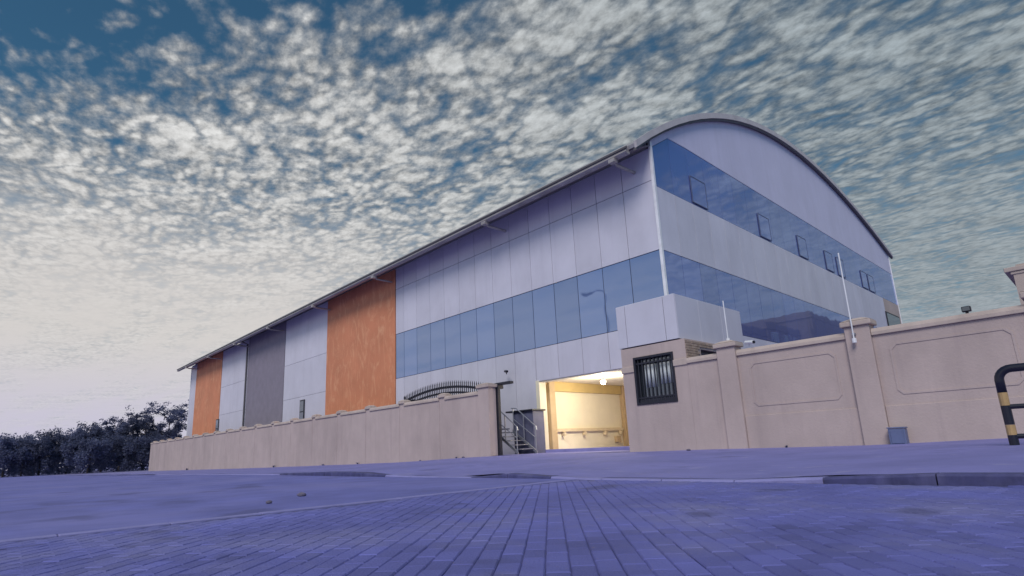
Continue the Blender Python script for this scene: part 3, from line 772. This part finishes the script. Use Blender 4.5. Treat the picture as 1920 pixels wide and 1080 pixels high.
# ------------------------------------------------------------------ small fittings
def cctv(label, loc, d, s=1.0):
    t = thing('security_camera', label, 'camera')
    p = Vector(loc); d = Vector(d).normalized()
    MB().tube([p, p + d * 0.30 * s], 0.055 * s, 10).build('housing', 'white' if s < 1 else 'iron', t)
    MB().tube([p + d * 0.302 * s, p + d * 0.33 * s], 0.045 * s, 10).build('lens', 'black', t)
    MB().tube([p + d * 0.1 * s, p + d * 0.1 * s + Vector((0, 0.05, -0.12)) * s], 0.02 * s, 6).build('mount', 'white' if s < 1 else 'iron', t)
    return t
cctv('dark bullet security camera on the cladding above the cabinet', (-18.35, YB - 0.30, 3.30), (0.8, -0.4, -0.15), 1.05)
box('wall_plate', 'iron', None, -18.42, -18.18, YB - 0.16, YB - 0.005, 3.10, 3.24) if False else None
cctv('white security camera on the wall beside the capped pillar', (-6.28, YW + 0.02, 2.36), (0.8, -0.3, -0.12), 0.85)
fl = thing('floodlight', 'small black floodlight standing on the wall coping at right', 'floodlight')
box('housing', 'black', fl, -1.85, -1.70, YW + 0.05, YW + 0.15, 2.25, 2.36, 0.012)
box('bracket', 'black', fl, -1.80, -1.75, YW + 0.08, YW + 0.12, 2.203, 2.248)
box('lamp_glass', 'wglass', fl, -1.835, -1.715, YW + 0.038, YW + 0.048, 2.265, 2.345)
for lab, xx, z0, z1 in (('tall thin white rod fixed to the pillar between the wall panels', -3.77, 1.95, 4.02), ('short thin white rod on the pillar beside the guard room', -6.78, 2.49, 3.60)):
    t = thing('antenna_rod', lab, 'rod', 'rods on the wall pillars')
    yy = YW - 0.19 if z0 < 2.2 else YW + 0.12
    MB().tube([(xx, yy, z0), (xx, yy, z1)], 0.015, 8).build('rod', 'trim', t)
    MB().tube([(xx, yy, z0 - 0.03), (xx, yy, z0 + 0.07)], 0.045, 8).build('foot', 'trim', t)
    if z0 < 2.2: box('clamp', 'steel', t, xx - 0.03, xx + 0.03, yy + 0.005, YW - 0.085, 2.10, 2.14)
mb_ = thing('meter_box', 'small blue grey box at the foot of the right wall', 'box')
box('body', 'box', mb_, -3.44, -3.14, 14.02, 14.22, -0.36, 0.02, 0.012)
box('lid', 'box', mb_, -3.455, -3.125, 14.005, 14.23, 0.023, 0.05, 0.01)
box('door', 'box', mb_, -3.40, -3.18, 14.006, 14.018, -0.28, -0.02, 0.004)
# black and yellow hoop barrier
bar = thing('hoop_barrier', 'black and yellow striped tubular hoop barrier on the pavement', 'barrier')
by, bx0, bx1, bt, bb, r = 11.0, -1.17, 1.0, 0.80, -0.30, 0.058
arc = lambda cx, s: [(cx + s * 0.16 * (1 - math.cos(t)), by, bt - 0.16 + 0.16 * math.sin(t)) for t in [math.pi / 2 * i / 6 for i in range(7)]]
MB().tube([(bx0, by, 0.46)] + arc(bx0, 1) + arc(bx1, -1)[::-1] + [(bx1, by, 0.46)], r, 12).build('top_tube', 'black', bar, smooth=True)
for xx in (bx0, bx1):
    for z1, z0, mm, nm in ((0.458, 0.27, 'yellow', 'yellow_band'), (0.268, -0.005, 'black', 'leg'), (-0.007, -0.15, 'yellow', 'yellow_band'), (-0.152, bb - 0.05, 'black', 'leg')):
        MB().tube([(xx, by, z0), (xx, by, z1)], r, 12).build(nm, mm, bar, smooth=False)
for zz in (0.25, -0.17):
    MB().tube([(bx0 + 0.03, by, zz), (bx1 - 0.03, by, zz)], 0.035, 8).build('cross_tube', 'black', bar)

# ------------------------------------------------------------------ neighbours and street lamp
def house(label, x0, x1, y0, y1, z1, m, rows=2, face='x'):
    t = thing('house', label, 'house', 'houses along the lane to the right')
    box('wall', m, t, x0, x1, y0, y1, -0.6, z1)
    rf = box('roof', m, t, x0 - 0.15, x1 + 0.15, y0 - 0.15, y1 + 0.15, z1 + 0.003, z1 + 0.18, 0.03)
    pr = MB()
    pr.box(x0, x1, y0, y0 + 0.2, z1 + 0.183, z1 + 0.9); pr.box(x0, x1, y1 - 0.2, y1, z1 + 0.183, z1 + 0.9)
    pr.box(x0, x0 + 0.2, y0 + 0.2, y1 - 0.2, z1 + 0.183, z1 + 0.9); pr.box(x1 - 0.2, x1, y0 + 0.2, y1 - 0.2, z1 + 0.183, z1 + 0.9)
    pr.build('parapet', m, rf)
    nr = max(1, int((z1 + 0.6) / 3.3))
    for rr in range(nr):
        zc = 1.0 + rr * 3.3
        for k in range(3):
            yc = y0 + (y1 - y0) * (k + 0.5) / 3
            w = box('window', 'trim', t, x0 - 0.06, x0 - 0.003, yc - 0.65, yc + 0.65, zc, zc + 1.4)
            box('window_pane', 'wglass', w, x0 - 0.075, x0 - 0.062, yc - 0.57, yc + 0.57, zc + 0.08, zc + 1.32)
        for k in range(3):
            xc = x0 + (x1 - x0) * (k + 0.5) / 3
            w = box('window', 'trim', t, xc - 0.65, xc + 0.65, y0 - 0.06, y0 - 0.003, zc, zc + 1.4)
            box('window_pane', 'wglass', w, xc - 0.57, xc + 0.57, y0 - 0.075, y0 - 0.062, zc + 0.08, zc + 1.32)
    return t
house('brown rendered house seen mirrored in the lower glass band, nearest part', 6.0, 17, 56, 66, 11.0, 'neigh2')
house('taller brown house mirrored in the lower glass band, middle part', 7.0, 18, 69, 79, 12.6, 'neigh2')
house('tallest brown house mirrored in the lower glass band, right part', 6.0, 20, 80.5, 97, 15.2, 'neigh2')
nb_ = thing('neighbour_building', 'tan rendered building corner with cornice rising behind the wall at far right', 'building')
NY = 24.0
box('wall', 'neigh', nb_, -1.60, 9.0, NY, NY + 12, -0.6, 4.70)
cc = MB()
cc.box(-1.66, 9.1, NY - 0.03, NY + 12.1, 4.703, 4.80); cc.box(-1.80, 9.25, NY - 0.07, NY + 12.2, 4.804, 4.95)
cc.build('cornice', 'neigh', nb_, 0.02)
box('parapet', 'neigh', nb_, -1.5, 9.0, NY + 0.05, NY + 11.9, 4.954, 5.02)

lampx, lampy = -30.3, -6.4
sl = thing('street_lamp', 'tall grey street lamp mirrored in the side glass', 'street lamp')
MB().tube([(lampx, lampy, -0.55), (lampx, lampy, 6), (lampx, lampy, 13.2)], 0.14, 10, 0.07).build('pole', 'steel', sl)
MB().tube([(lampx, lampy, 13.2), (lampx - 0.3, lampy, 13.75), (lampx - 1.0, lampy, 13.95), (lampx - 1.6, lampy, 13.9)], 0.06, 8).build('arm', 'steel', sl)
box('lamp_head', 'dark', sl, lampx - 2.5, lampx - 1.5, lampy - 0.2, lampy + 0.2, 13.80, 14.0, 0.04)
box('base', 'kerb', sl, lampx - 0.3, lampx + 0.3, lampy - 0.3, lampy + 0.3, -0.6, -0.35, 0.02)

# ------------------------------------------------------------------ trees beyond the far end
def tree(label, x, y, h, r, dense, m='leaf', open_=0.0, seed=0):
    rnd = random.Random(seed)
    t = thing('tree', label, 'tree', 'trees beyond the end of the wall')
    z0 = zroad(x) - 0.1
    tr = MB(); tips = []
    lean = rnd.uniform(-.06, .06) * h
    tr.tube([(x, y, z0), (x + lean * .3, y + lean * .3, z0 + h * .3), (x + lean, y + lean, z0 + h * .72)], 0.035 * h * 0.6, 7, 0.05)
    nl = 11
    for i in range(nl):
        f = rnd.uniform(0.22, 0.7); a = i * 2.4 + rnd.uniform(-.4, .4)
        b0 = Vector((x + lean * f, y + lean * f, z0 + h * f))
        ln = r * rnd.uniform(0.55, 1.0) * (1.1 - 0.5 * abs(f - 0.45))
        b1 = b0 + Vector((math.cos(a) * ln * .6, math.sin(a) * ln * .6, h * rnd.uniform(.06, .16)))
        b2 = b0 + Vector((math.cos(a) * ln, math.sin(a) * ln, h * rnd.uniform(.16, .36)))
        tr.tube([b0, b1, b2], 0.012 * h * .6, 5, 0.015); tips += [b1, b2, (b1 + b2) / 2]
    tips += [Vector((x + lean, y + lean, z0 + h * k)) for k in (.72, .82, .9)]
    tr.build('trunk', 'bark', t)
    lf = MB()
    cl = []
    for tp in tips:
        for _ in range(3):
            cl.append((tp + Vector((rnd.gauss(0, .13) * r, rnd.gauss(0, .13) * r, rnd.gauss(0, .05) * h)), (rnd.uniform(.14, .30) if open_ else rnd.uniform(.12, .26)) * r))
    if not open_:
        for _ in range(16):
            a = rnd.uniform(0, 6.28); q = r * math.sqrt(rnd.random()) * .95
            cl.append((Vector((x + q * math.cos(a), y + q * math.sin(a), z0 + h * rnd.uniform(.05, .6))), rnd.uniform(.2, .36) * r))
    for c, cr in cl:
        n = int(dense * (cr / r) * (4.0 if open_ else 3.8))
        for _ in range(n):
            d = Vector((rnd.gauss(0, 1), rnd.gauss(0, 1), rnd.gauss(0, .8))); d.normalize()
            d.z *= 0.8 if open_ else 1.7
            p = c + d * cr * rnd.random() ** (.8 if open_ else .5)
            if p.z < z0 + 0.1 or p.z > z0 + h * (0.80 + 0.26 * rnd.random() ** 1.5): continue
            s = rnd.uniform(.07, .17)
            a1 = Vector((rnd.gauss(0, 1), rnd.gauss(0, 1), rnd.gauss(0, .6))).normalized()
            b1 = a1.cross(Vector((rnd.gauss(0, 1), rnd.gauss(0, 1), rnd.gauss(0, 1)))).normalized()
            lf.add([p - a1 * s, p + b1 * s * .5, p + a1 * s, p - b1 * s * .5], [(0, 1, 2, 3)])
    lf.build('crown', m, t)
    return t
spec = [  # screen x (of 1920), distance, top height in metres, radius, density, open
    ('broad airy tree touching the hall end, tallest of the row', 312, 95, 8.9, 2.7, 120, 1),
    ('airy round tree second from the hall end', 268, 96, 8.3, 2.5, 110, 1),
    ('airy leaning tree third from the hall end with gaps in its crown', 224, 97, 7.2, 2.3, 100, 1),
    ('narrow pointed tree with twin tops in the middle of the row', 170, 99, 6.6, 2.0, 120, 0),
    ('slim pointed tree left of the twin topped one', 190, 104, 6.5, 1.8, 110, 0),
    ('dark rounded bushy tree in the left half of the row', 75, 96, 5.4, 2.6, 130, 0),
    ('low bushy tree left of the slim ones', 125, 98, 5.6, 2.6, 130, 0),
    ('low dark bushy tree at the left picture edge', 8, 94, 4.9, 2.6, 130, 0),
    ('low broad bush like tree near the left edge', 42, 100, 4.8, 2.4, 120, 0),
    ('dense low tree filling the gap under the airy crowns', 232, 93, 4.3, 2.6, 130, 0),
    ('dense low tree at the foot of the hall end', 290, 92, 4.3, 2.6, 130, 0),
    ('dense low tree under the twin topped tree', 165, 92, 4.2, 2.6, 130, 0),
    ('bushy tree just outside the left picture edge', -50, 97, 5.2, 2.6, 110, 0),
]
for i, (lab, sx, dist, h, r, dn, op) in enumerate(spec):
    q = A.T @ np.array([(sx - CX) / F_PX, 1, -(870 - CY) / F_PX]); k = dist / math.hypot(q[0], q[1])
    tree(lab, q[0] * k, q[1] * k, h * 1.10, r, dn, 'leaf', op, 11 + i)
# far wood behind them, one mass
fw = MB(); rnd = random.Random(5)
for i in range(9000):
    sx = rnd.uniform(-120, 345); dist = rnd.uniform(106, 122)
    q = A.T @ np.array([(sx - CX) / F_PX, 1, 0]); k = dist / math.hypot(q[0], q[1])
    top = 3.6 + 1.0 * math.sin(sx * .045) + .6 * math.sin(sx * .13 + 1)
    p = Vector((q[0] * k, q[1] * k, zroad(-90) + rnd.random() ** .8 * top)); s = rnd.uniform(.18, .36)
    a1 = Vector((rnd.gauss(0, 1), rnd.gauss(0, 1), rnd.gauss(0, .6))).normalized()
    b1 = a1.cross(Vector((rnd.gauss(0, 1), rnd.gauss(0, 1), rnd.gauss(0, 1)))).normalized()
    fw.add([p - a1 * s, p + b1 * s * .6, p + a1 * s, p - b1 * s * .6], [(0, 1, 2, 3)])
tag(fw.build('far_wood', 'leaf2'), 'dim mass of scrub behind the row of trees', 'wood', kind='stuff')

# ------------------------------------------------------------------ loose stones on the road
def stone(label, x, y, s, seed):
    rnd = random.Random(seed)
    b = MB().sphere((0, 0, 0), s, 9, 6, 1.25, 1.0, 0.62)
    b.v = [(p[0] * rnd.uniform(.82, 1.15), p[1] * rnd.uniform(.82, 1.15), p[2] * rnd.uniform(.85, 1.1)) for p in b.v]
    o = b.build('stone', 'stone'); o.location = (x, y, zroad(x) + s * .42); o.rotation_euler = (0, 0, seed)
    return tag(o, label, 'stone', 'loose stones on the road')
stone('dark fist sized stone lying alone on the road left of centre', -6.9, 2.96, 0.045, 1)
stone('small flat stone on the road nearer the paving seam', -6.3, 2.35, 0.03, 2)
for k, (x, y, s) in enumerate(((-17.6, 13.9, .05), (-20.6, 13.95, .05), (-30.0, 14.0, .08), (-8.0, 13.9, .05))):
    o = stone(('small dark stone at the foot of the gate pillar', 'small dark stone near the gate end of the left wall foot', 'larger dark stone halfway along the left wall foot', 'small dark stone on the pavement below the guard room')[k], x, y, s, 4 + k)
    o.location.z = zwalk(x, y) + s * .4

# ------------------------------------------------------------------ weeds at the foot of the walls
def weed(label, x, y, s, seed):
    rnd = random.Random(seed); b = MB(); z = zwalk(x, y) - 0.01
    for _ in range(26):
        a = rnd.uniform(0, 6.28); l = s * rnd.uniform(.5, 1.1); w = s * .07
        o = Vector((x + rnd.gauss(0, .12) * s, y + rnd.gauss(0, .08) * s, z)); d = Vector((math.cos(a), math.sin(a), 0)); n = Vector((-d.y, d.x, 0))
        p1 = o + d * l * .35 + Vector((0, 0, l * .6)); p2 = o + d * l * .8 + Vector((0, 0, l * rnd.uniform(.55, .95)))
        b.add([o - n * w, o + n * w, p1 + n * w, p1 - n * w, p2], [(0, 1, 2, 3), (3, 2, 4)])
    return tag(b.build('weed', 'leaf'), label, 'weed', 'weeds along the wall foot')
for k, (lab, x, s) in enumerate((('small weed at the wall foot just left of the gate pillar', -18.4, .10), ('weed at the wall foot below the large orange panel', -26.5, .14), ('weed tuft further left along the wall foot below the grey panel', -37.5, .20),
        ('weed tuft at the far left end of the wall foot', -58.0, .30), ('tiny weed at the foot of the wall left of the blue grey box', -5.6, .09))):
    weed(lab, x, 14.18, s, 60 + k)
